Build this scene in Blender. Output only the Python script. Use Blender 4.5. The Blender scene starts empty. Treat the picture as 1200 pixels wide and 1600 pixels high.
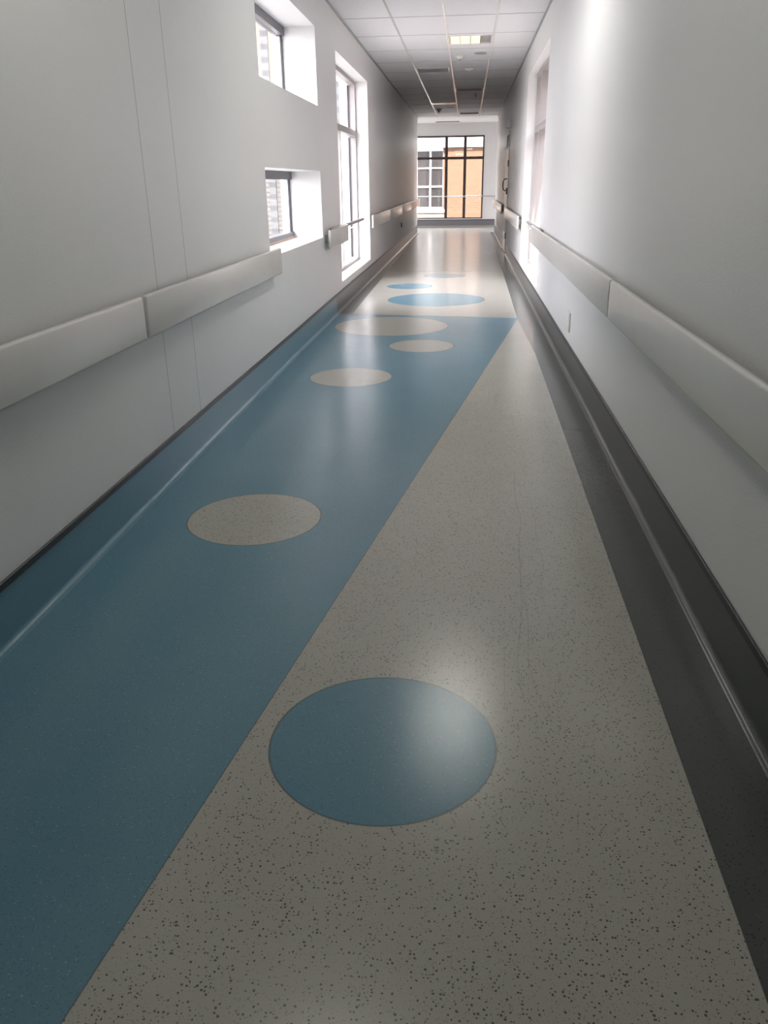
import bpy, bmesh, math, random
from mathutils import Matrix, Vector
random.seed(4)
S = bpy.context.scene
COL = S.collection
CH = 1.42                                   # eye height of the camera above the floor
# ---------------------------------------------------------------- camera
def make_camera():
    f = 1248.137
    n = lambda v: v.normalized()
    fw = n(Vector((131., -516., f))); dn = n(Vector((43., 3030., f))); rt = dn.cross(fw)
    cx = Vector((rt[0], fw[0], -dn[0])); cy = -Vector((rt[1], fw[1], -dn[1])); cz = -Vector((rt[2], fw[2], -dn[2]))
    cam = bpy.data.cameras.new('camera'); o = bpy.data.objects.new('camera', cam); COL.objects.link(o)
    cam.sensor_fit = 'VERTICAL'; cam.sensor_height = 24; cam.lens = 24 * f / 1600
    cam.clip_start = .02; cam.clip_end = 300
    M = Matrix((cx, cy, cz)).transposed().to_4x4(); M.translation = Vector((0, 0, CH))
    o.matrix_world = M; S.camera = o
make_camera()
# ---------------------------------------------------------------- light
SKY = 8.8; SUN = 17.0; LAMP = 8.6; TUBES = .52
S.view_settings.view_transform = 'Standard'; S.view_settings.look = 'None'
S.view_settings.gamma = 1; S.view_settings.use_curve_mapping = False
S.view_settings.exposure = 0.57; S.cycles.blur_glossy = 1.5; S.cycles.sample_clamp_indirect = 6.0
w = bpy.data.worlds.new('sky'); S.world = w; w.use_nodes = True
w.node_tree.nodes['Background'].inputs[0].default_value = (.95, .935, 1, 1)
w.node_tree.nodes['Background'].inputs[1].default_value = SKY
sl = bpy.data.lights.new('sun', 'SUN'); sl.energy = SUN; sl.angle = .02; sl.color = (1, .93, .82)
so = bpy.data.objects.new('sun', sl); COL.objects.link(so); so.location = (3, -10, 20)
so.rotation_euler = Vector((-.10, .6, -.79)).to_track_quat('-Z', 'Y').to_euler()
def portal(name, x, y, z, sx, sy, d):       # a window opening marked as a sky portal
    l = bpy.data.lights.new(name, 'AREA'); l.shape = 'RECTANGLE'; l.size = sx; l.size_y = sy
    l.cycles.is_portal = True
    o = bpy.data.objects.new(name, l); COL.objects.link(o); o.location = (x, y, z)
    o.rotation_euler = Vector(d).to_track_quat('-Z', 'Z').to_euler()
XL, XR, YB, YE, YF, HC = -1.5, .832, -5.0, 25.8, 28.4, 3.168
TL, TR = .42, .40                           # wall thickness
WIN = dict(small_up=(6.33, 8.75, 2.135, 2.82), small_low=(6.33, 8.75, .90, 1.54), tall_l=(10.03, 13.1, .28, 2.79),
           tall_r=(9.83, 13.1, .235, 2.825), far=(-3.1, .50, .295, 2.795))
for k in ('small_up', 'small_low', 'tall_l'):
    a = WIN[k]; portal('window_portal', XL - TL - .03, (a[0]+a[1])/2, (a[2]+a[3])/2, a[1]-a[0], a[3]-a[2], (1, 0, 0))
a = WIN['tall_r']; portal('window_portal', XR + TR + .03, (a[0]+a[1])/2, (a[2]+a[3])/2, a[1]-a[0], a[3]-a[2], (-1, 0, 0))
a = WIN['far']; portal('window_portal', (a[0]+a[1])/2, YF + .33, (a[2]+a[3])/2, a[1]-a[0], a[3]-a[2], (0, -1, 0))

# ---------------------------------------------------------------- materials
class NT:
    def __init__(s, name):
        s.m = bpy.data.materials.new(name); s.m.use_nodes = True; s.t = s.m.node_tree
        s.b = s.t.nodes['Principled BSDF']; s.out = s.t.nodes['Material Output']
        s.tc = s.t.nodes.new('ShaderNodeTexCoord').outputs['Object']
    def n(s, ty, **k):
        x = s.t.nodes.new(ty)
        for a, v in k.items(): setattr(x, a, v)
        return x
    def put(s, sock, v):
        if isinstance(v, bpy.types.NodeSocket): s.t.links.new(v, sock)
        else: sock.default_value = v
    def ma(s, op, a, b=0.0, c=None):
        x = s.n('ShaderNodeMath', operation=op); s.put(x.inputs[0], a); s.put(x.inputs[1], b)
        if c is not None: s.put(x.inputs[2], c)
        return x.outputs[0]
    def mix(s, f, a, b):
        x = s.n('ShaderNodeMix', data_type='RGBA'); s.put(x.inputs[0], f)
        s.put(x.inputs[6], a); s.put(x.inputs[7], b); return x.outputs[2]
    def noise(s, sc, det=3, rough=.5, vec=None):
        x = s.n('ShaderNodeTexNoise'); s.put(x.inputs['Vector'], vec or s.tc)
        x.inputs['Scale'].default_value = sc; x.inputs['Detail'].default_value = det; x.inputs['Roughness'].default_value = rough
        return x.outputs['Fac']
    def bump(s, h, st, dist=.01):
        x = s.n('ShaderNodeBump'); x.inputs['Strength'].default_value = st; x.inputs['Distance'].default_value = dist
        s.put(x.inputs['Height'], h); s.t.links.new(x.outputs[0], s.b.inputs['Normal'])
def c4(r, g, b): return (r, g, b, 1)
def plain(name, col, rough=.5, metal=0., var=.04, bump=0., bs=60, spec=.5):
    q = NT(name); f = q.noise(9, 3)
    q.put(q.b.inputs['Base Color'], q.mix(f, c4(*[v*(1-var) for v in col]), c4(*[min(1, v*(1+var)) for v in col])))
    q.b.inputs['Roughness'].default_value = rough; q.b.inputs['Metallic'].default_value = metal
    q.b.inputs['Specular IOR Level'].default_value = spec
    if bump: q.bump(q.noise(bs, 4, .6), bump, .004)
    return q.m
def emit(name, col, st):
    q = NT(name); q.b.inputs['Base Color'].default_value = c4(.8, .8, .7)
    q.b.inputs['Emission Color'].default_value = c4(*col); q.b.inputs['Emission Strength'].default_value = st
    return q.m
def glassmat():
    q = NT('window glass'); tr = q.n('ShaderNodeBsdfTransparent'); gl = q.n('ShaderNodeBsdfGlossy'); mx = q.n('ShaderNodeMixShader')
    tr.inputs[0].default_value = (.97, .965, .965, 1); gl.inputs['Roughness'].default_value = .02
    mx.inputs[0].default_value = .06
    q.t.links.new(tr.outputs[0], mx.inputs[1]); q.t.links.new(gl.outputs[0], mx.inputs[2]); q.t.links.new(mx.outputs[0], q.out.inputs[0])
    return q.m
def wall_mat(name, joints=()):
    q = NT(name); sp = q.n('ShaderNodeSeparateXYZ'); q.t.links.new(q.tc, sp.inputs[0]); Y = sp.outputs[1]
    base = q.mix(q.noise(1.3, 4, .6), c4(.72, .72, .715), c4(.755, .755, .75))
    base = q.mix(q.ma('MULTIPLY', q.ma('GREATER_THAN', q.noise(38, 2, .5), .80), .5), base, c4(.45, .44, .42))
    h = q.noise(130, 3, .6)
    for j in joints:
        m = q.ma('LESS_THAN', q.ma('ABSOLUTE', q.ma('SUBTRACT', q.ma('ADD', Y, q.ma('MULTIPLY', q.noise(3, 2), .006)), j + .003)), .0022)
        base = q.mix(m, base, c4(.22, .22, .21)); h = q.ma('SUBTRACT', h, m)
    q.put(q.b.inputs['Base Color'], base); q.b.inputs['Roughness'].default_value = .42
    q.b.inputs['Specular IOR Level'].default_value = .35
    q.bump(h, .42, .003)
    return q.m
# floor drawing: circles (x, y, radius) inlaid in the vinyl
PALE = [(-.94, 3.322, .305), (-.885, 6.217, .325), (-.78, 8.665, .605), (-.396, 7.54, .305)]
BLUE = [(-.195, 1.777, .309), (-.378, 10.75, .63), (-.824, 12.19, .33), (-.337, 13.6, .33)]
def vinyl(name, matt=False):
    q = NT(name); sp = q.n('ShaderNodeSeparateXYZ'); q.t.links.new(q.tc, sp.inputs[0]); X, Y = sp.outputs[0], sp.outputs[1]
    seam = q.ma('SUBTRACT', q.ma('ADD', Y, q.ma('MULTIPLY', X, .152)), 9.296)
    near = q.ma('LESS_THAN', seam, 0.)
    tri = q.ma('SUBTRACT', X, q.ma('ADD', q.ma('MULTIPLY', q.ma('SUBTRACT', Y, .935), .1573), -.706))
    isblue = q.ma('MULTIPLY', near, q.ma('LESS_THAN', tri, 0.))
    r1 = q.ma('ADD', q.ma('MULTIPLY', Y, .0068), .585); r2 = q.ma('SUBTRACT', .638, q.ma('MULTIPLY', q.ma('SUBTRACT', Y, 7.), .0227))
    rn = q.ma('SUBTRACT', X, q.ma('MINIMUM', r1, r2))
    rf = q.ma('SUBTRACT', X, q.ma('ADD', q.ma('MULTIPLY', Y, .0077), .517))
    lf = q.ma('SUBTRACT', q.ma('SUBTRACT', -1.246, q.ma('MULTIPLY', Y, .0072)), X)
    dnear = q.ma('MULTIPLY', near, q.ma('GREATER_THAN', rn, 0.))
    far = q.ma('SUBTRACT', 1., near)
    dfar = q.ma('MULTIPLY', far, q.ma('MAXIMUM', q.ma('GREATER_THAN', rf, 0.), q.ma('GREATER_THAN', lf, 0.)))
    isdark = q.ma('MULTIPLY', q.ma('MAXIMUM', dnear, dfar), q.ma('LESS_THAN', Y, 25.8))
    def disc(c):
        v = q.n('ShaderNodeCombineXYZ'); q.put(v.inputs[0], q.ma('SUBTRACT', X, c[0])); q.put(v.inputs[1], q.ma('SUBTRACT', Y, c[1]))
        l = q.n('ShaderNodeVectorMath', operation='LENGTH'); q.t.links.new(v.outputs[0], l.inputs[0])
        return q.ma('SUBTRACT', l.outputs['Value'], c[2])
    line = q.ma('LESS_THAN', q.ma('ABSOLUTE', seam), .006)
    line = q.ma('MAXIMUM', line, q.ma('MULTIPLY', near, q.ma('LESS_THAN', q.ma('ABSOLUTE', tri), .0018)))
    line = q.ma('MAXIMUM', line, q.ma('LESS_THAN', q.ma('ABSOLUTE', q.ma('SUBTRACT', Y, 14.3)), .012))
    for c in PALE:
        d = disc(c); isblue = q.ma('MULTIPLY', isblue, q.ma('GREATER_THAN', d, 0.)); line = q.ma('MAXIMUM', line, q.ma('LESS_THAN', q.ma('ABSOLUTE', d), .003))
    for c in BLUE:
        d = disc(c); isblue = q.ma('MAXIMUM', isblue, q.ma('LESS_THAN', d, 0.)); line = q.ma('MAXIMUM', line, q.ma('LESS_THAN', q.ma('ABSOLUTE', d), .003))
    def flecks(scale, thr, keep):
        v = q.n('ShaderNodeTexVoronoi'); v.inputs['Scale'].default_value = scale
        nz = q.n('ShaderNodeTexNoise'); nz.inputs['Scale'].default_value = scale * 1.7; q.t.links.new(q.tc, nz.inputs['Vector'])
        va = q.n('ShaderNodeVectorMath', operation='MULTIPLY_ADD'); q.t.links.new(nz.outputs['Color'], va.inputs[0])
        va.inputs[1].default_value = (.5/scale,)*3; q.t.links.new(q.tc, va.inputs[2])
        q.t.links.new(va.outputs[0], v.inputs['Vector'])
        s2 = q.n('ShaderNodeSeparateColor'); q.t.links.new(v.outputs['Color'], s2.inputs[0])
        size = q.ma('MULTIPLY', s2.outputs[1], thr)
        return q.ma('MULTIPLY', q.ma('LESS_THAN', v.outputs['Distance'], size), q.ma('GREATER_THAN', s2.outputs[0], 1-keep))
    big = flecks(125, .37, .9); fine = flecks(260, .44, .5); lt = flecks(120, .30, .5)
    cloud = q.noise(2.2, 4, .6); grain = q.noise(420, 2, .6)
    beige = q.mix(cloud, c4(.375, .365, .325), c4(.43, .42, .375)); beige = q.mix(q.ma('MULTIPLY', grain, .25), beige, c4(.30, .29, .26))
    beige = q.mix(q.ma('MULTIPLY', fine, .5), beige, c4(.14, .13, .12)); beige = q.mix(q.ma('MULTIPLY', big, .85), beige, c4(.055, .05, .045))
    blue = q.mix(cloud, c4(.098, .215, .285), c4(.12, .245, .315)); blue = q.mix(q.ma('MULTIPLY', lt, .45), blue, c4(.33, .42, .45))
    blue = q.mix(q.ma('MULTIPLY', fine, .5), blue, c4(.03, .065, .09))
    dark = q.mix(cloud, c4(.072, .078, .076), c4(.09, .095, .092)); dark = q.mix(q.ma('MULTIPLY', big, .6), dark, c4(.02, .02, .02))
    dark = q.mix(q.ma('MULTIPLY', lt, .15), dark, c4(.25, .25, .24))
    col = q.mix(isblue, beige, blue); col = q.mix(isdark, col, dark); col = q.mix(q.ma('MULTIPLY', line, .7), col, c4(.09, .10, .10))
    # long thin scuffs from trolley wheels
    sc = 0.
    wob = q.ma('MULTIPLY', q.noise(1.3, 1, .5), .22)
    for x0, k_, ya, yb, wd in ((.245, .03, 2.0, 4.0, .0014), (.30, -.035, 1.9, 2.9, .0012), (.34, .02, 2.6, 3.6, .001), (-.66, .01, 4.1, 4.35, .002), (.18, .09, 1.95, 2.3, .001)):
        dx = q.ma('ABSOLUTE', q.ma('SUBTRACT', q.ma('ADD', X, wob), q.ma('ADD', q.ma('MULTIPLY', q.ma('SUBTRACT', Y, ya), k_), x0 + .08)))
        m_ = q.ma('MULTIPLY', q.ma('LESS_THAN', dx, wd), q.ma('MULTIPLY', q.ma('GREATER_THAN', Y, ya), q.ma('LESS_THAN', Y, yb)))
        sc = q.ma('MAXIMUM', sc, m_)
    col = q.mix(q.ma('MULTIPLY', sc, .35), col, c4(.13, .12, .11))
    q.put(q.b.inputs['Base Color'], col)
    if matt: q.b.inputs['Roughness'].default_value = .28; q.b.inputs['Specular IOR Level'].default_value = .4; return q.m
    q.b.inputs['Roughness'].default_value = .23
    q.b.inputs['Specular IOR Level'].default_value = .4
    q.bump(q.ma('ADD', q.noise(5, 1), q.ma('MULTIPLY', q.noise(160, 2), .05)), .07, .006)
    return q.m
def brickmat():
    q = NT('orange brick'); sp = q.n('ShaderNodeSeparateXYZ'); q.t.links.new(q.tc, sp.inputs[0])
    v = q.n('ShaderNodeCombineXYZ'); q.t.links.new(sp.outputs[0], v.inputs[0]); q.t.links.new(sp.outputs[2], v.inputs[1])
    b = q.n('ShaderNodeTexBrick'); q.t.links.new(v.outputs[0], b.inputs['Vector'])
    b.inputs['Color1'].default_value = c4(.135, .072, .041); b.inputs['Color2'].default_value = c4(.11, .058, .034); b.inputs['Mortar'].default_value = c4(.13, .085, .058)
    b.inputs['Scale'].default_value = 1; b.inputs['Mortar Size'].default_value = .010; b.inputs['Brick Width'].default_value = .24; b.inputs['Row Height'].default_value = .086
    q.put(q.b.inputs['Base Color'], b.outputs[0]); q.b.inputs['Roughness'].default_value = .9
    return q.m
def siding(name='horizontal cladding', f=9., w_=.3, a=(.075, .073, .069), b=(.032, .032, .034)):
    q = NT(name); sp = q.n('ShaderNodeSeparateXYZ'); q.t.links.new(q.tc, sp.inputs[0])
    fr = q.ma('FRACT', q.ma('MULTIPLY', sp.outputs[2], f))
    q.put(q.b.inputs['Base Color'], q.mix(q.ma('LESS_THAN', fr, w_), c4(*a), c4(*b))); q.b.inputs['Roughness'].default_value = .7
    return q.m
def woodmat():
    q = NT('pale timber veneer'); mp = q.n('ShaderNodeMapping'); q.t.links.new(q.tc, mp.inputs[0]); mp.inputs['Scale'].default_value = (8, 8, .7)
    q.put(q.b.inputs['Base Color'], q.mix(q.noise(3, 4, .6, mp.outputs[0]), c4(.50, .30, .17), c4(.62, .40, .25))); q.b.inputs['Roughness'].default_value = .35
    return q.m
M = dict(fasc=plain('white fascia', (.45, .45, .44), .7, var=.01), vinyl_skirt=vinyl('speckled skirting vinyl', True),wall=wall_mat('painted wall'), wall_l=wall_mat('painted panelled wall', (3.91, 4.36)), vinyl=vinyl('speckled vinyl'),
    ceil=plain('ceiling tile', (.72, .715, .735), .8, var=.02, bump=.1, bs=150), plaster=plain('plaster ceiling', (.78, .78, .77), .7, var=.01),
    bar=plain('glossy ceiling bar', (.74, .73, .73), .22, var=.01), bar2=plain('tile joint', (.40, .40, .41), .6),
    reveal=plain('white reveal paint', (.86, .86, .85), .5, var=.01), cap=plain('black capping', (.018, .02, .024), .35),
    rail=plain('cream rail vinyl', (.60, .59, .56), .27, var=.03, bump=.06, bs=220), bracket=plain('grey bracket', (.48, .49, .47), .4),
    tube=plain('grey handrail tube', (.26, .25, .26), .35), steel=plain('brushed steel', (.62, .62, .62), .3, 1.),
    frame=plain('dark grey window frame', (.10, .10, .115), .4), framep=plain('pale warm grey frame', (.36, .335, .33), .4), gasket=plain('black gasket', (.025, .025, .03), .5),
    framef=plain('dark brown frame', (.05, .035, .032), .4), glass=glassmat(), brick=brickmat(), siding=siding(), wood=woodmat(),
    white=plain('white painted timber', (.80, .79, .77), .5, var=.01), cream=plain('cream plastic', (.72, .70, .64), .4), greyglass=plain('grey blinds behind glass', (.032, .029, .030), .3),
    render=plain('cream render', (.20, .165, .13), .9), conc=plain('grey paving', (.17, .165, .165), .9), darkg=plain('dark recess', (.06, .06, .065), .5),
    louvre=plain('grey louvre', (.30, .30, .31), .4), lamp=emit('warm tube light', (1, .95, .42), TUBES), lampw=emit('white tube light', (1, .985, .91), LAMP), silver=plain('reflector', (.75, .75, .75), .15, 1.),
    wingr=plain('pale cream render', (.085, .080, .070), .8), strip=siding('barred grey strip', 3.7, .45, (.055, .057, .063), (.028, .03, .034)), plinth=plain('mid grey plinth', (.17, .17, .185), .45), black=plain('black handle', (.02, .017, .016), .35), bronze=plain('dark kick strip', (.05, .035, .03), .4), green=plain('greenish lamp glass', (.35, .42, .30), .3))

# ---------------------------------------------------------------- mesh helpers
class B:
    def __init__(s): s.bm = bmesh.new()
    def box(s, x0, x1, y0, y1, z0, z1, bev=0, seg=2):
        r = bmesh.ops.create_cube(s.bm, size=1, matrix=Matrix.Translation(((x0+x1)/2, (y0+y1)/2, (z0+z1)/2)) @ Matrix.Diagonal((abs(x1-x0), abs(y1-y0), abs(z1-z0), 1)))
        if bev:
            es = list({e for v in r['verts'] for e in v.link_edges})
            bmesh.ops.bevel(s.bm, geom=es, offset=bev, segments=seg, affect='EDGES', profile=.5)
        return s
    def cyl(s, c, r1, r2, h, seg=24, axis='Z'):
        rot = {'Z': Matrix(), 'Y': Matrix.Rotation(math.pi/2, 4, 'X'), 'X': Matrix.Rotation(math.pi/2, 4, 'Y')}[axis]
        bmesh.ops.create_cone(s.bm, cap_ends=True, segments=seg, radius1=r1, radius2=r2, depth=h, matrix=Matrix.Translation(c) @ rot)
        return s
    def tube(s, pts, r, seg=12):
        pts = [Vector(p) for p in pts]; rings = []
        for i, p in enumerate(pts):
            d = (pts[min(i+1, len(pts)-1)] - pts[max(i-1, 0)]).normalized()
            u = d.cross(Vector((0, 0, 1)) if abs(d.z) < .9 else Vector((1, 0, 0))).normalized(); v = d.cross(u)
            rings.append([s.bm.verts.new(p + (u*math.cos(t)+v*math.sin(t))*r) for t in [2*math.pi*k/seg for k in range(seg)]])
        for a, b in zip(rings, rings[1:]):
            for k in range(seg): s.bm.faces.new((a[k], a[(k+1) % seg], b[(k+1) % seg], b[k]))
        s.bm.faces.new(rings[0]); s.bm.faces.new(rings[-1][::-1])
        return s
    def sweep(s, prof, p0, p1, axis='Y'):           # closed profile of (a, z) swept along an axis
        def P(a, z, t): return (a, t, z) if axis == 'Y' else (t, a, z)
        A = [s.bm.verts.new(P(a, z, p0)) for a, z in prof]; C_ = [s.bm.verts.new(P(a, z, p1)) for a, z in prof]
        n = len(prof)
        for k in range(n): s.bm.faces.new((A[k], A[(k+1) % n], C_[(k+1) % n], C_[k]))
        s.bm.faces.new(A[::-1]); s.bm.faces.new(C_)
        return s
    def slab(s, axis, t0, t1, u0, u1, v0, v1, holes):   # slab with rectangular holes
        us = sorted({u0, u1, *[h[0] for h in holes], *[h[1] for h in holes]}); vs = sorted({v0, v1, *[h[2] for h in holes], *[h[3] for h in holes]})
        us = [u for u in us if u0 <= u <= u1]; vs = [v for v in vs if v0 <= v <= v1]
        solid = {}
        for i in range(len(us)-1):
            for j in range(len(vs)-1):
                cu, cv = (us[i]+us[i+1])/2, (vs[j]+vs[j+1])/2
                solid[i, j] = not any(h[0] < cu < h[1] and h[2] < cv < h[3] for h in holes)
        def P(t, u, v): return {'X': (t, u, v), 'Y': (u, t, v), 'Z': (u, v, t)}[axis]
        V = {}
        def vt(t, i, j):
            k = (t, i, j)
            if k not in V: V[k] = s.bm.verts.new(P(t, us[i], vs[j]))
            return V[k]
        for (i, j), so_ in solid.items():
            if not so_: continue
            for t in (t0, t1): s.bm.faces.new([vt(t, i, j), vt(t, i+1, j), vt(t, i+1, j+1), vt(t, i, j+1)])
            for di, dj, a, b in ((-1, 0, (i, j), (i, j+1)), (1, 0, (i+1, j), (i+1, j+1)), (0, -1, (i, j), (i+1, j)), (0, 1, (i, j+1), (i+1, j+1))):
                if not solid.get((i+di, j+dj), False): s.bm.faces.new([vt(t0, *a), vt(t0, *b), vt(t1, *b), vt(t1, *a)])
        bmesh.ops.recalc_face_normals(s.bm, faces=s.bm.faces)
        return s
    def out(s, name, m, parent=None, smooth=False, label=None):
        bmesh.ops.recalc_face_normals(s.bm, faces=s.bm.faces)
        me = bpy.data.meshes.new(name); s.bm.to_mesh(me); s.bm.free(); me.materials.append(M[m])
        if smooth:
            me.polygons.foreach_set('use_smooth', [True]*len(me.polygons)); me.set_sharp_from_angle(angle=math.radians(40))
        o = bpy.data.objects.new(name, me); COL.objects.link(o)
        if parent: o.parent = parent; o.matrix_parent_inverse = Matrix.Translation(-parent.location)
        if label: o['label'] = label
        return o
def tag(o, label=None, cat=None, group=None, kind=None):
    for k, v in (('label', label), ('category', cat), ('group', group), ('kind', kind)):
        if v: o[k] = v
    return o
def thing(name, loc, label, cat, group=None):
    o = bpy.data.objects.new(name, None); COL.objects.link(o); o.location = loc; o.empty_display_size = .1
    return tag(o, label, cat, group)
def struct(o, label): return tag(o, label, kind='structure')
def sroot(name, loc, label):
    o = bpy.data.objects.new(name, None); COL.objects.link(o); o.location = loc; return struct(o, label)

EW = (26.1, 28.1, .3, 2.8)  # openings added in the unseen end walls to brighten the crossing passage
for x, d_ in ((-4.33, 1), (3.33, -1)): portal('window_portal', x, 27.1, 1.55, 2.0, 2.5, (d_, 0, 0))
# ---------------------------------------------------------------- room shell
struct(B().slab('Z', -.25, 0, -4.3, 3.3, YB - .3, YF + .3, [(-4.3, XL - TL, YB - .3, YE - .2), (XR + TR, 3.3, YB - .3, YE - .2)]).out('floor', 'vinyl'), 'speckled vinyl floor in blue, beige and grey with inlaid circles')
holesL = [WIN[k] for k in ('small_up', 'small_low', 'tall_l')]
struct(B().slab('X', XL - TL, XL, YB, YE, 0, HC, holesL).out('wall_left', 'wall_l'), 'white left corridor wall with deep window openings and panel joints')
DY0, DY1, DZ = 17.9, 19.3, 2.36
struct(B().slab('X', XR, XR + TR, YB, YE, 0, HC, [WIN['tall_r'], (DY0, DY1, -1, DZ)]).out('wall_right', 'wall'), 'white right corridor wall with tall window and door opening')
struct(B().box(XL - TL, XR + TR, YB - .3, YB, 0, HC).out('wall_back', 'wall'), 'plain wall closing the corridor behind the camera')
struct(B().slab('Y', YF, YF + .3, -4, 3, 0, HC, [WIN['far']]).out('wall_far', 'wall'), 'white end wall with large dark framed window')
struct(B().box(-4, XL - TL, YE - .2, YE, 0, HC).out('wall_cross_left', 'wall'), 'wall of the crossing passage turning left')
struct(B().box(XR + TR, 3, YE - .2, YE, 0, HC).out('wall_cross_right', 'wall'), 'wall of the crossing passage turning right')
struct(B().slab('X', -4.3, -4, YE - .2, YF + .3, 0, HC, [EW]).out('wall_end_left', 'wall'), 'end wall of the crossing passage on the left')
struct(B().slab('X', 3, 3.3, YE - .2, YF + .3, 0, HC, [EW]).out('wall_end_right', 'wall'), 'end wall of the crossing passage on the right')
# ceiling with openings for the recessed fixtures
GX = (-.915, -.312, .285)
LITS = [(-.905, -.33, -3.6, -2.43), (-.905, -.33, 2.35, 2.95), (-.30, .275, 5.6, 6.77)]  # first entry is an unseen fill light added to brighten the near walls
F_lit = (-.30, .275, 11.93, 12.60); F_vent = (-.905, -.355, 15.03, 15.60); F_off1 = (-.30, .275, 18.25, 18.80); F_left = (-.905, -.33, 21.35, 21.9); F_off2 = (-.27, .262, 24.4, 24.95)
holesC = LITS + [F_lit, F_vent, F_off1, F_left, F_off2]
ceil = struct(B().slab('Z', HC, HC + .10, XL - TL, XR + TR, YB - .3, YE + .05, holesC).out('ceiling', 'ceil'), 'suspended ceiling of large white tiles in a light grid')
g = B()
for x in GX:
    y = YB
    cuts = [h for h in holesC]
    g.box(x - .011, x + .011, YB, YE + .04, HC - .004, HC + .001)
g.out('ceiling_runner', 'bar', ceil)
g = B(); y = 10.56 - 1.236*13
while y < YE:
    segs = [(XL, GX[0] - .012), (GX[0] + .012, GX[1] - .012), (GX[1] + .012, GX[2] - .012), (GX[2] + .012, XR)]
    for a, b in segs:
        if not any(h[2] - .02 < y < h[3] + .02 and a < (h[0]+h[1])/2 < b for h in holesC): g.box(a, b, y - .006, y + .006, HC - .0025, HC + .001)
    y += 1.236
g.out('ceiling_crossbar', 'bar2', ceil)
struct(B().box(XL, XL + .02, YB, YE, HC - .016, HC).box(XR - .02, XR, YB, YE, HC - .016, HC).out('trim_1', 'bar2'), 'thin grey shadow trim where ceiling meets the walls')
struct(B().box(-4.3, 3.3, YE + .05, YF + .3, HC, HC + .1).out('ceiling_plaster', 'plaster'), 'smooth white plaster ceiling over the crossing passage')
struct(B().box(XL - TL - .1, XR + TR + .1, YB - .4, YE, HC + .35, HC + .45).box(-4.5, 3.5, YE, YF + .4, HC + .35, HC + .45)
       .box(XL - TL, XL - TL + .1, YB - .3, YE, HC, HC + .35).box(XR + TR - .1, XR + TR, YB - .3, YE, HC, HC + .35).box(-4.3, 3.3, YF + .2, YF + .3, HC, HC + .35).out('trim_2', 'plaster'), 'roof slab over the corridor')

# coved skirtings
def cove(side, x, t=.004, r=.024, h=.205):
    s = -side; pr = [(x, -.0), (x, h), (x + s*t, h)]
    for k in range(9):
        a = math.pi/2 * k/8; pr.append((x + s*(t + r - r*math.cos(a)), .0022 + r - r*math.sin(a)))
    pr.append((x + s*(t + r + .004), .0)); return pr
def skirt(name, side, x, y0, y1, label):
    o = B().sweep(cove(side, x), y0, y1).out(name, 'vinyl_skirt', smooth=True); struct(o, label)
    B().box(min(x, x - side*.010), max(x, x - side*.010), y0, y1, .192, .222, .003, 1).out('capping_strip', 'cap', o)
skirt('baseboard_left', -1, XL, YB, YE, 'coved vinyl skirting, blue then grey, under left wall')
skirt('baseboard_right', 1, XR, YB, DY0 - .05, 'dark grey coved vinyl skirting under right wall')
skirt('baseboard_right_end', 1, XR, DY1 + .05, YE, 'dark grey coved skirting on right wall beyond the door')
o = B().sweep([(a, z) for a, z in cove(1, YF)], -4, 3, 'X').out('baseboard_far', 'vinyl_skirt', smooth=True); struct(o, 'dark grey skirting under the end window')
B().box(-4, 3, YF - .009, YF - .003, .075, .242).out('plinth_board', 'plinth', o)
B().box(-4, 3, YF - .012, YF, .240, .262, .002, 1).box(-4, 3, YF - .006, YF, .2, .245).out('capping_strip', 'cap', o)

# ---------------------------------------------------------------- windows
def small_window(name, a, label):
    y0, y1, z0, z1 = a; r = sroot(name, (XL - .3, (y0+y1)/2, z0), label); xi = XL - .30
    B().box(xi - .09, xi, y0, y1, z1 - .075, z1).out('frame_head', 'frame', r)
    B().box(xi - .09, xi, y0, y1, z0 + .018, z0 + .06).out('frame_bottom', 'frame', r)
    B().box(xi - .09, xi + .004, y0, y1, z0, z0 + .018).out('timber_strip', 'wood', r)
    B().box(xi - .09, xi, y0, y0 + .03, z0 + .06, z1 - .075).out('frame_jamb', 'frame', r)
    B().box(xi - .04, xi - .022, y1 - .03, y1, z0 + .06, z1 - .075).out('frame_jamb', 'gasket', r)
    B().box(xi - .06, xi - .052, y0 + .03, y1, z0 + .06, z1 - .075).out('glass_pane', 'glass', r)
    B().box(XL - TL + .0, XL - .30 - .09, y0, y1, z0, z0 + .004).out('outer_sill', 'white', r)
    return r
small_window('window_1', WIN['small_up'], 'small high window with dark grey frame in deep white opening')
small_window('window_2', WIN['small_low'], 'small low window with dark grey frame above the wall rail')
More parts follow.
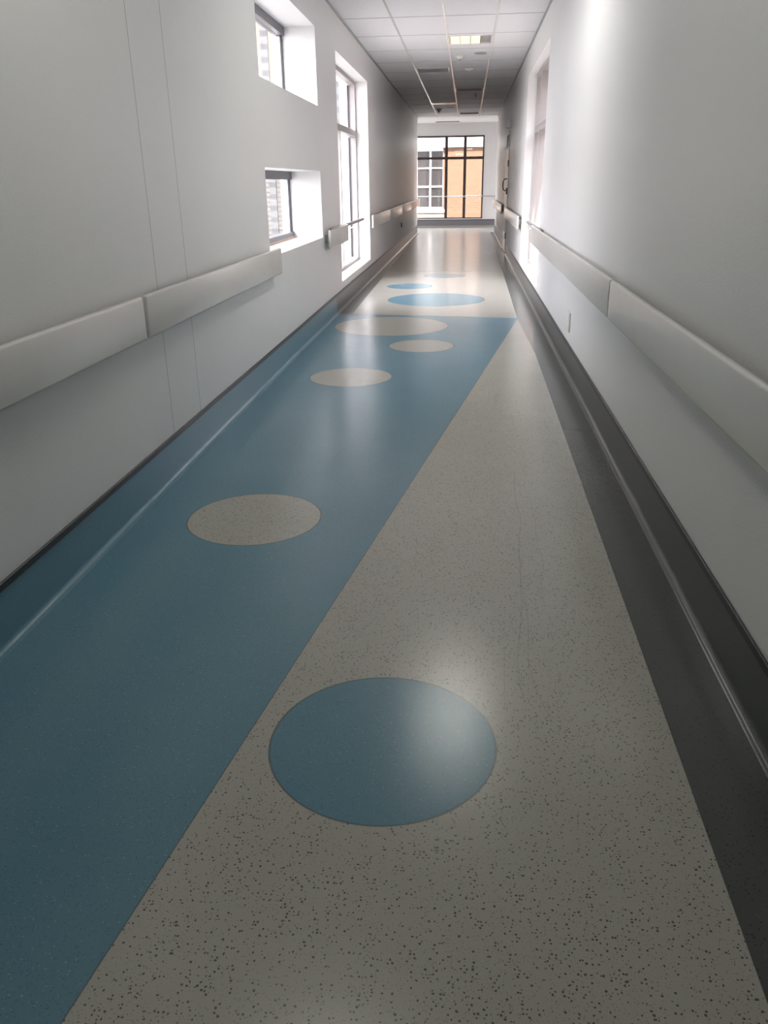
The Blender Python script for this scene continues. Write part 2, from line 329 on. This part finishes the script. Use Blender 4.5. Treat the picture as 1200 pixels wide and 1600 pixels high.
def tall_window(name, side, xf, a, mull_low, mull_up, label):
    y0, y1, z0, z1 = a; s = side; r = sroot(name, (xf, (y0+y1)/2, z0), label)
    DQ = .09 if side < 0 else .12
    X = lambda p, q: (min(xf + s*p, xf + s*q), max(xf + s*p, xf + s*q))
    def mem(n, ya, yb, za, zb, p=0, q=DQ, m='framep'): B().box(*X(p, q), ya, yb, za, zb, .002, 1).out(n, m, r)
    mem('frame_jamb', y0, y0 + .045, z0 + .03, z1); mem('frame_jamb', y1 - .045, y1, z0 + .03, z1)
    mem('frame_head', y0 + .045, y1 - .045, z1 - .045, z1); mem('frame_bottom', y0 + .03, y1 - .03, z0 + .03, z0 + .07)
    mem('transom', y0 + .045, y1 - .045, 2.06, 2.14, -.004, DQ)
    for y in mull_low: mem('mullion', y, y + .05, z0 + .07, 2.06)
    for y in mull_up: mem('mullion', y, y + .05, 2.14, z1 - .045)
    g_ = B()
    for za, zb, ms in ((z0 + .07, 2.06, mull_low), (2.14, z1 - .045, mull_up)):
        ys = [y0 + .045] + [v for m_ in ms for v in (m_, m_ + .05)] + [y1 - .045]
        for k in range(0, len(ys), 2):
            g_.box(*X(DQ, DQ + .025), ys[k], ys[k] + .02, za, zb).box(*X(DQ, DQ + .025), ys[k+1] - .02, ys[k+1], za, zb)
            B().box(*X(DQ + .01, DQ + .016), ys[k], ys[k+1], za, zb).out('glass_pane', 'glass', r)
    g_.out('gasket', 'gasket', r)
    wall = XL if s < 0 else XR; T = TL if s < 0 else TR
    xa, xb = (wall - T, wall) if s < 0 else (wall, wall + T)
    B().box(xa, xb, y0, y1, z0, z0 + .03, .003, 1).out('window_sill', 'white', r)
    return r
tall_window('window_3', -1, XL - .18, WIN['tall_l'], (11.45,), (), 'full height window with pale frame in left wall')
tall_window('window_4', 1, .955, WIN['tall_r'], (12.28,), (12.28,), 'full height window with pale frame in right wall')
a = WIN['far']; r = sroot('window_5', (-1, YF, a[2]), 'large dark framed window closing the end of the corridor')
yf0, yf1 = YF - .01, YF + .06
B().box(a[0], a[1], yf0, yf1, a[3] - .05, a[3]).box(a[0], a[1], yf0, yf1, a[2], a[2] + .03).box(a[1] - .045, a[1], yf0, yf1, a[2], a[3]).box(a[0], a[0] + .045, yf0, yf1, a[2], a[3]).out('frame', 'framef', r)
for x in (-2.51, -1.91, -1.31, -.71, -.11):
    if x in (-1.31, -2.51): continue
    B().box(x - .045, x + .045, yf0 + .002, yf1, a[2] + .03, a[3] - .05).out('mullion', 'framef', r)
B().box(a[0] + .045, a[1] - .045, yf0 - .004, yf1, 2.095, 2.175).out('transom', 'framef', r)
B().box(a[0] + .045, a[1] - .045, yf0 + .035, yf0 + .041, a[2] + .03, a[3] - .05).out('glass_pane', 'glass', r)

for nm, x in (('window_added_left', -4.15), ('window_added_right', 3.15)):  # added windows, out of view, that let more daylight into the passage
    r = sroot(nm, (x, 27.1, .3), 'added unseen window lighting the %s end of the crossing passage' % ('left' if x < 0 else 'right'))
    B().box(x - .03, x + .03, EW[0], EW[1], EW[2], EW[2] + .06).box(x - .03, x + .03, EW[0], EW[1], EW[3] - .06, EW[3]).box(x - .03, x + .03, EW[0], EW[0] + .06, EW[2], EW[3]).box(x - .03, x + .03, EW[1] - .06, EW[1], EW[2], EW[3]).out('frame', 'framef', r)
    B().box(x - .003, x + .003, EW[0] + .06, EW[1] - .06, EW[2] + .06, EW[3] - .06).out('glass_pane', 'glass', r)
# ---------------------------------------------------------------- wall guard rails
def rail(side, y0, y1, label, group, caps=(True, True)):
    if side < 0: wall, front, back, zt, zb = XL, XL + .075, XL + .045, .967, .777
    else: wall, front, back, zt, zb = XR, XR - .070, XR - .042, .930, .730
    r = thing('wall_guard_rail', (wall, (y0+y1)/2, (zt+zb)/2), label, 'wall rail', group)
    x0, x1 = min(front, back), max(front, back)
    B().box(x0, x1, y0, y1, zb, zt, .011, 3).out('rail_board', 'rail', r, smooth=True)
    n = max(2, int((y1-y0)/1.4) + 1)
    for k in range(n):
        y = y0 + .07 + (y1 - y0 - .18)*k/(n-1)
        if any(abs(side + (1 if w_ != 'tall_r' else -1)) < .1 and WIN[w_][0] - .1 < y < WIN[w_][1] + .02 and WIN[w_][2] < .85 < WIN[w_][3] for w_ in ('tall_l', 'tall_r')): continue
        B().box(min(wall, back), max(wall, back), y, y + .04, zb + .055, zt - .05, .003, 1).out('bracket', 'bracket', r)
    return r
GL, GR = 'guard rails along the left wall', 'guard rails along the right wall'
rail(-1, -2.3, .63, 'cream guard rail board on left wall beside the camera, out past the picture edge', GL)
rail(-1, .66, 3.53, 'cream guard rail board nearest the camera on left wall, cut by picture edge', GL)
rail(-1, 3.56, 6.39, 'cream guard rail board on left wall running up to the small low window', GL)
rail(-1, 8.82, 10.17, 'short cream guard rail board beside the tall left window', GL)
lab = ['first guard rail board just past the tall left window', 'second guard rail board past the tall left window', 'third guard rail board past the tall left window', 'last small guard rail board at the far end of left wall']
for k, (p, q) in enumerate(((12.98, 15.86), (15.88, 18.85), (18.87, 21.85), (21.87, 25.9))): rail(-1, p, q - .0, lab[k], GL)
rail(1, -1.35, 4.46, 'cream guard rail board nearest the camera on right wall, scuffed top edge', GR)
rail(1, 4.49, 10.25, 'long cream guard rail board on right wall running to the tall window', GR)
rail(1, 13.12, 17.85, 'guard rail board on right wall between tall window and door', GR)
rail(1, 19.45, 25.9, 'guard rail board on right wall beyond the door', GR)
def grab(side, y0, y1, yb, x, z, label):
    r = thing('handrail', (x, (y0+y1)/2, z), label, 'handrail', 'grey handrails across the tall windows')
    B().tube([(x, y0, z), (x, y1 - .01, z), (x, y1, z)], .02, 16).out('rail_tube', 'tube', r, smooth=True)
    s = side; pts = [(x, yb, z - .015), (x, yb, z - .055)]
    for k in range(1, 7):
        t = math.pi/2*k/6; pts.append((x + s*.03*(1 - math.cos(t)), yb - .25*0, z - .055 - .03*math.sin(t)))
    xe = (XL - .182) if s < 0 else .957
    pts.append((xe, yb, z - .085))
    B().tube(pts, .008, 10).out('rail_bracket', 'steel', r, smooth=True)
    return r
grab(-1, 9.2, 12.07, 11.46, XL + .02, .947, 'grey tube handrail crossing the tall left window')
grab(1, 9.3, 11.5, 12.3 - .9, XR - .02, .912, 'grey tube handrail crossing the tall right window')
r = thing('end_handrail', (-1, YF - .07, .98), 'thin steel handrail across the big end window', 'handrail')
B().tube([(-3.9, YF - .07, .98), (.0, YF - .07, .98), (2.9, YF - .07, .98)], .017, 14).out('rail_tube', 'steel', r, smooth=True)
for x in (-1.9, -.71, -.11, .78): B().tube([(x, YF - .07, .975), (x, YF - .03, .95), (x, YF - .0, .95)], .007, 8).out('rail_bracket', 'steel', r, smooth=True)

# ---------------------------------------------------------------- door in the right wall
d = sroot('door_1', (XR, 18.6, 0), 'pale timber door with glazed fanlight in right wall')
fx0, fx1 = XR - .010, XR + .12
B().box(fx0, fx1, DY0, DY0 + .05, 0, DZ).box(fx0, fx1, DY1 - .05, DY1, 0, DZ).box(fx0, fx1, DY0 + .05, DY1 - .05, DZ - .05, DZ).box(fx0, fx1, DY0 + .05, DY1 - .05, 2.03, 2.08).out('door_frame', 'white', d)
B().box(XR - .016, XR + .04, DY0 + .05, DY1 - .05, .01, 2.03).out('door_leaf', 'wood', d)
B().box(XR + .01, XR + .02, DY0 + .05, DY1 - .05, 2.08, DZ - .05).out('fanlight', 'darkg', d)
B().box(XR - .019, XR - .015, DY0 + .06, DY1 - .06, .02, .40).out('kick_plate', 'steel', d)
for z in (1.70, .30): B().box(XR - .03, XR - .012, DY0 + .045, DY0 + .075, z, z + .12).out('door_hinge', 'black', d)
B().box(XR - .045, XR - .014, DY0 + .06, DY0 + .12, 1.17, 1.29).out('door_lock', 'black', d)
hy = 18.25; pts = []
for k in range(13):
    t = -math.pi/2 + math.pi*k/12
    pts.append((XR - .014 - .085*max(0., math.cos(t))**.5, hy, 1.35 + .115*math.copysign(abs(math.sin(t))**.7, math.sin(t))))
B().tube(pts, .011, 12).out('door_handle', 'black', d, smooth=True)
struct(B().box(XR + TR - .02, XR + TR + .0, DY0 - .1, DY1 + .1, 0, DZ).out('trim_3', 'darkg'), 'dark backing behind the door')
r = thing('exit_light', (XR, 18.0, 2.42), 'small white emergency light on right wall above the door', 'light')
B().box(XR - .09, XR, 17.93, 18.20, 2.42, 2.56, .006, 2).out('housing', 'white', r); B().cyl((XR - .03, 17.96, 2.405), .022, .03, .03).out('lamp_lens', 'white', r, smooth=True)

# ---------------------------------------------------------------- outlets
r = thing('power_outlet', (XR, 6.57, .38), 'small white power outlet low on right wall under the rail', 'outlet')
B().box(XR - .012, XR, 6.50, 6.645, .305, .455, .003, 2).out('cover_plate', 'cream', r)
for z in (.345, .415): B().box(XR - .016, XR - .011, 6.535, 6.61, z - .022, z + .022, .003, 2).out('socket', 'white', r)
r = thing('wall_socket', (XL, 19.5, .35), 'tiny dark wall socket low on shaded left wall', 'outlet')
B().box(XL, XL + .015, 19.45, 19.55, .47, .56, .002, 1).out('cover_plate', 'darkg', r)

# ---------------------------------------------------------------- ceiling fixtures
def troffer(h, label, mode, group=None, nm='ceiling_light', cat='ceiling light'):
    x0, x1, y0, y1 = h; r = thing(nm, ((x0+x1)/2, (y0+y1)/2, HC), label, cat, group)
    e = .0005
    fr = B()
    for q in ((x0, x0 + .018, y0, y1), (x1 - .018, x1, y0, y1), (x0 + .018, x1 - .018, y0, y0 + .012), (x0 + .018, x1 - .018, y1 - .012, y1)):
        fr.box(q[0] + e, q[1] - e, q[2] + e, q[3] - e, HC - .006, HC + .09)
    fr.out('frame', 'bar', r)
    B().box(x0 + e, x1 - e, y0 + e, y1 - e, HC + .0905, HC + .0995).out('housing', 'darkg' if mode in ('off', 'vent') else 'silver', r)
    if mode == 'lit':
        w_ = (x1 - x0 - .036)/4; xs = [x0 + .018 + w_*k for k in range(5)]
        for k in range(3): B().box(xs[k] + .008, xs[k+1] - .008, y0 + .015, y1 - .015, HC - .003, HC + .008).out('diffuser', 'lamp', r)
        for k in (1, 2): B().box(xs[k] - .007, xs[k] + .007, y0 + .012, y1 - .012, HC - .004, HC + .03).out('divider', 'cream', r)
        B().box(xs[3], xs[4], y0 + .013, y1 - .013, HC + .01, HC + .03).out('blank_panel', 'louvre', r)
    elif mode == 'white':
        B().box(x0 + .02, x1 - .02, y0 + .013, y1 - .013, HC + .002, HC + .012).out('diffuser', 'lampw', r)
    elif mode == 'mirror':
        B().box(x0 + .02, x1 - .02, y0 + .013, y1 - .013, HC - .002, HC + .012).out('diffuser', 'bar', r)
    else:
        n = 9 if mode == 'vent' else 5; m_ = 'louvre'
        for k in range(n):
            y = y0 + .02 + (y1 - y0 - .05)*k/(n-1)
            B().box(x0 + .019, x1 - .019, y, y + .006, HC - .003, HC + .045).out('louvre_blade', m_, r)
    return r
troffer(F_lit, 'lit yellow recessed ceiling light with one blank grey quarter', 'lit')
troffer(F_vent, 'grey slatted square air grille in the left ceiling column', 'vent', None, 'air_grille', 'air vent')
troffer(F_off1, 'unlit dark recessed ceiling light, nearer of the two, between glossy runners', 'off', 'unlit ceiling lights')
troffer(F_off2, 'unlit dark recessed ceiling light, farthest, where the tiled ceiling ends', 'off', 'unlit ceiling lights')
troffer(F_left, 'unlit silvery recessed ceiling light in the left ceiling column', 'mirror')
troffer(LITS[0], 'added white fill light in the ceiling behind the camera, out of the picture', 'white')
troffer(LITS[1], 'small square white lit ceiling light almost over the camera, above the picture edge', 'white')
troffer(LITS[2], 'long white lit ceiling light in the middle column, above the picture edge', 'white')
def detector(x, y, label, m='cream', r_=.055, deep=.05):
    r = thing('smoke_detector', (x, y, HC), label, 'smoke detector')
    B().cyl((x, y, HC - .008), r_*1.15, r_*1.15, .016).out('base_plate', m, r, smooth=True)
    B().cyl((x, y, HC - .016 - deep*.3), r_*.55, r_, deep*.6).out('sensor_head', m, r, smooth=True)
    B().cyl((x, y, HC - .016 - deep*.75), r_*.3, r_*.35, deep*.4, 16).out('sensor_cap', 'louvre', r, smooth=True)
detector(-.17, 13.72, 'white smoke detector on ceiling tile behind the yellow light', 'cream')
detector(-.785, 23.0, 'dark smoke detector in the left ceiling column near the end', 'louvre', .07, .08)
def disc(x, y, label): tag(B().cyl((x, y, HC - .006), .085, .095, .012, 32).out('speaker_disc', 'louvre', smooth=True), label, 'ceiling speaker')
disc(.14, 13.5, 'flat grey disc on ceiling right of the white smoke detector'); disc(-.48, 22.7, 'flat grey disc on ceiling near the dark smoke detector')
r = thing('motion_sensor', (-.03, 15.17, HC), 'small white box sensor on the middle ceiling column', 'sensor')
B().box(-.10, .04, 15.12, 15.24, HC - .03, HC - .001, .008, 2).out('sensor_body', 'cream', r); B().cyl((-.03, 15.18, HC - .036), .02, .03, .012, 16).out('sensor_lens', 'white', r, smooth=True)
r = thing('sprinkler', (.12, 19.34, HC), 'tiny sprinkler head hanging from ceiling behind the dark fixture', 'sprinkler')
B().cyl((.12, 19.34, HC - .002), .03, .03, .006).out('escutcheon', 'louvre', r, smooth=True); B().cyl((.12, 19.34, HC - .035), .008, .008, .06, 10).out('sprinkler_stem', 'black', r); B().cyl((.12, 19.34, HC - .066), .018, .018, .004, 16).out('deflector', 'black', r)
r = thing('slot_diffuser', (-.66, 27.8, HC), 'long thin air slot in the plaster ceiling before the end window', 'air vent')
B().box(-1.05, -.30, 27.68, 27.92, HC - .010, HC - .0005).out('frame', 'louvre', r)
for k in range(3): B().box(-1.03, -.32, 27.70 + .08*k, 27.73 + .08*k, HC - .013, HC - .010).out('slot', 'darkg', r)

# ---------------------------------------------------------------- outside
struct(B().box(-60, 60, -40, 90, -.9, -.8).out('ground_outside', 'conc'), 'grey paved ground outside the windows')
BY = 34.0
bd = thing('brick_building', (0, BY, -.8), 'orange brick building beyond the end window with white sash windows', 'building')
z = lambda v: v + CH
B().slab('Y', BY, BY + .3, -.87, 9, -.8, z(1.24), []).out('brick_wall', 'brick', bd)
B().box(-10, 9, BY - .12, BY + .3, z(1.24), z(2.6)).out('fascia', 'fasc', bd)
WX = [(-1.98, -1.505), (-1.44, -.985)]; WZ = [(.53, 1.12), (-.13, .49), (-.92, -.19)]
wins = [(x0, x1, z(a_), z(b_)) for x0, x1 in WX for a_, b_ in WZ]
WX2 = [(-3.4, -2.9), (-2.83, -2.35)]; wins += [(x0, x1, z(a_), z(b_)) for x0, x1 in WX2 for a_, b_ in WZ]
B().box(-10, -3.5, BY + .05, BY + .3, z(-1.1), z(1.24)).box(-2.25, -2.08, BY + .05, BY + .3, z(-1.1), z(1.24)).box(-.97, -.87, BY + .05, BY + .3, z(-1.1), z(1.24)).out('pilaster', 'brick', bd)
for x0, x1 in ((-3.5, -2.25), (-2.08, -.97)):
    hs = [h for h in wins if x0 < (h[0]+h[1])/2 < x1]
    f_ = B().slab('Y', BY + .10, BY + .18, x0, x1, z(-1.0), z(1.24), hs).out('window_frame', 'white', bd)
    for h in hs:
        pn = B(); k = h[2]
        pn.box(h[0], h[1], BY + .16, BY + .165, h[2], h[3])
        while k < h[3] - .03: pn.box(h[0], h[1], BY + .150, BY + .158, k + .01, k + .045); k += .06
        pn.out('blind_pane', 'greyglass', f_)
B().box(-10, -.87, BY - .05, BY + .3, z(-1.12), z(-1.0)).out('sill', 'white', bd)
B().box(-10, -.87, BY + .0, BY + .3, -.8, z(-1.12)).out('lower_wall', 'render', bd)
r = thing('wall_lamp', (-.41, BY - .12, z(1.35)), 'small greenish wall lamp on white band above the brick wall', 'lamp')
B().box(-.45, -.37, BY - .20, BY - .12, z(1.36), z(1.60), .01, 2).out('lamp_glass', 'green', r); B().box(-.455, -.365, BY - .205, BY - .12, z(1.60), z(1.63)).out('lamp_cap', 'louvre', r)
wg = thing('clad_wing', (-7, 21, -.8), 'pale horizontally clad building wing outside the left windows', 'building')
B().box(-16, -2.6, 21, 21.3, -.8, 2.9).out('clad_wall', 'siding', wg); B().box(-16, -2.6, 20.98, 21.3, 2.9, 9).out('rendered_wall', 'wingr', wg)
for x0, x1 in ((-4.88, -4.71), (-3.14, -2.95)):
    B().box(x0, x1, 20.93, 21, -.8, 9).out('window_strip', 'strip', wg)
nb = thing('sky_blocker', (6, 9, -.8), 'added plain brick block holding back sky light outside the right windows', 'building')  # added block that cuts the sky light entering the right window
B().box(6, 12, -12, 24, -.8, 7).out('brick_wall', 'brick', nb)
B().box(5.8, 12.2, -12.2, 24.2, 7, 7.3).out('parapet', 'render', nb)
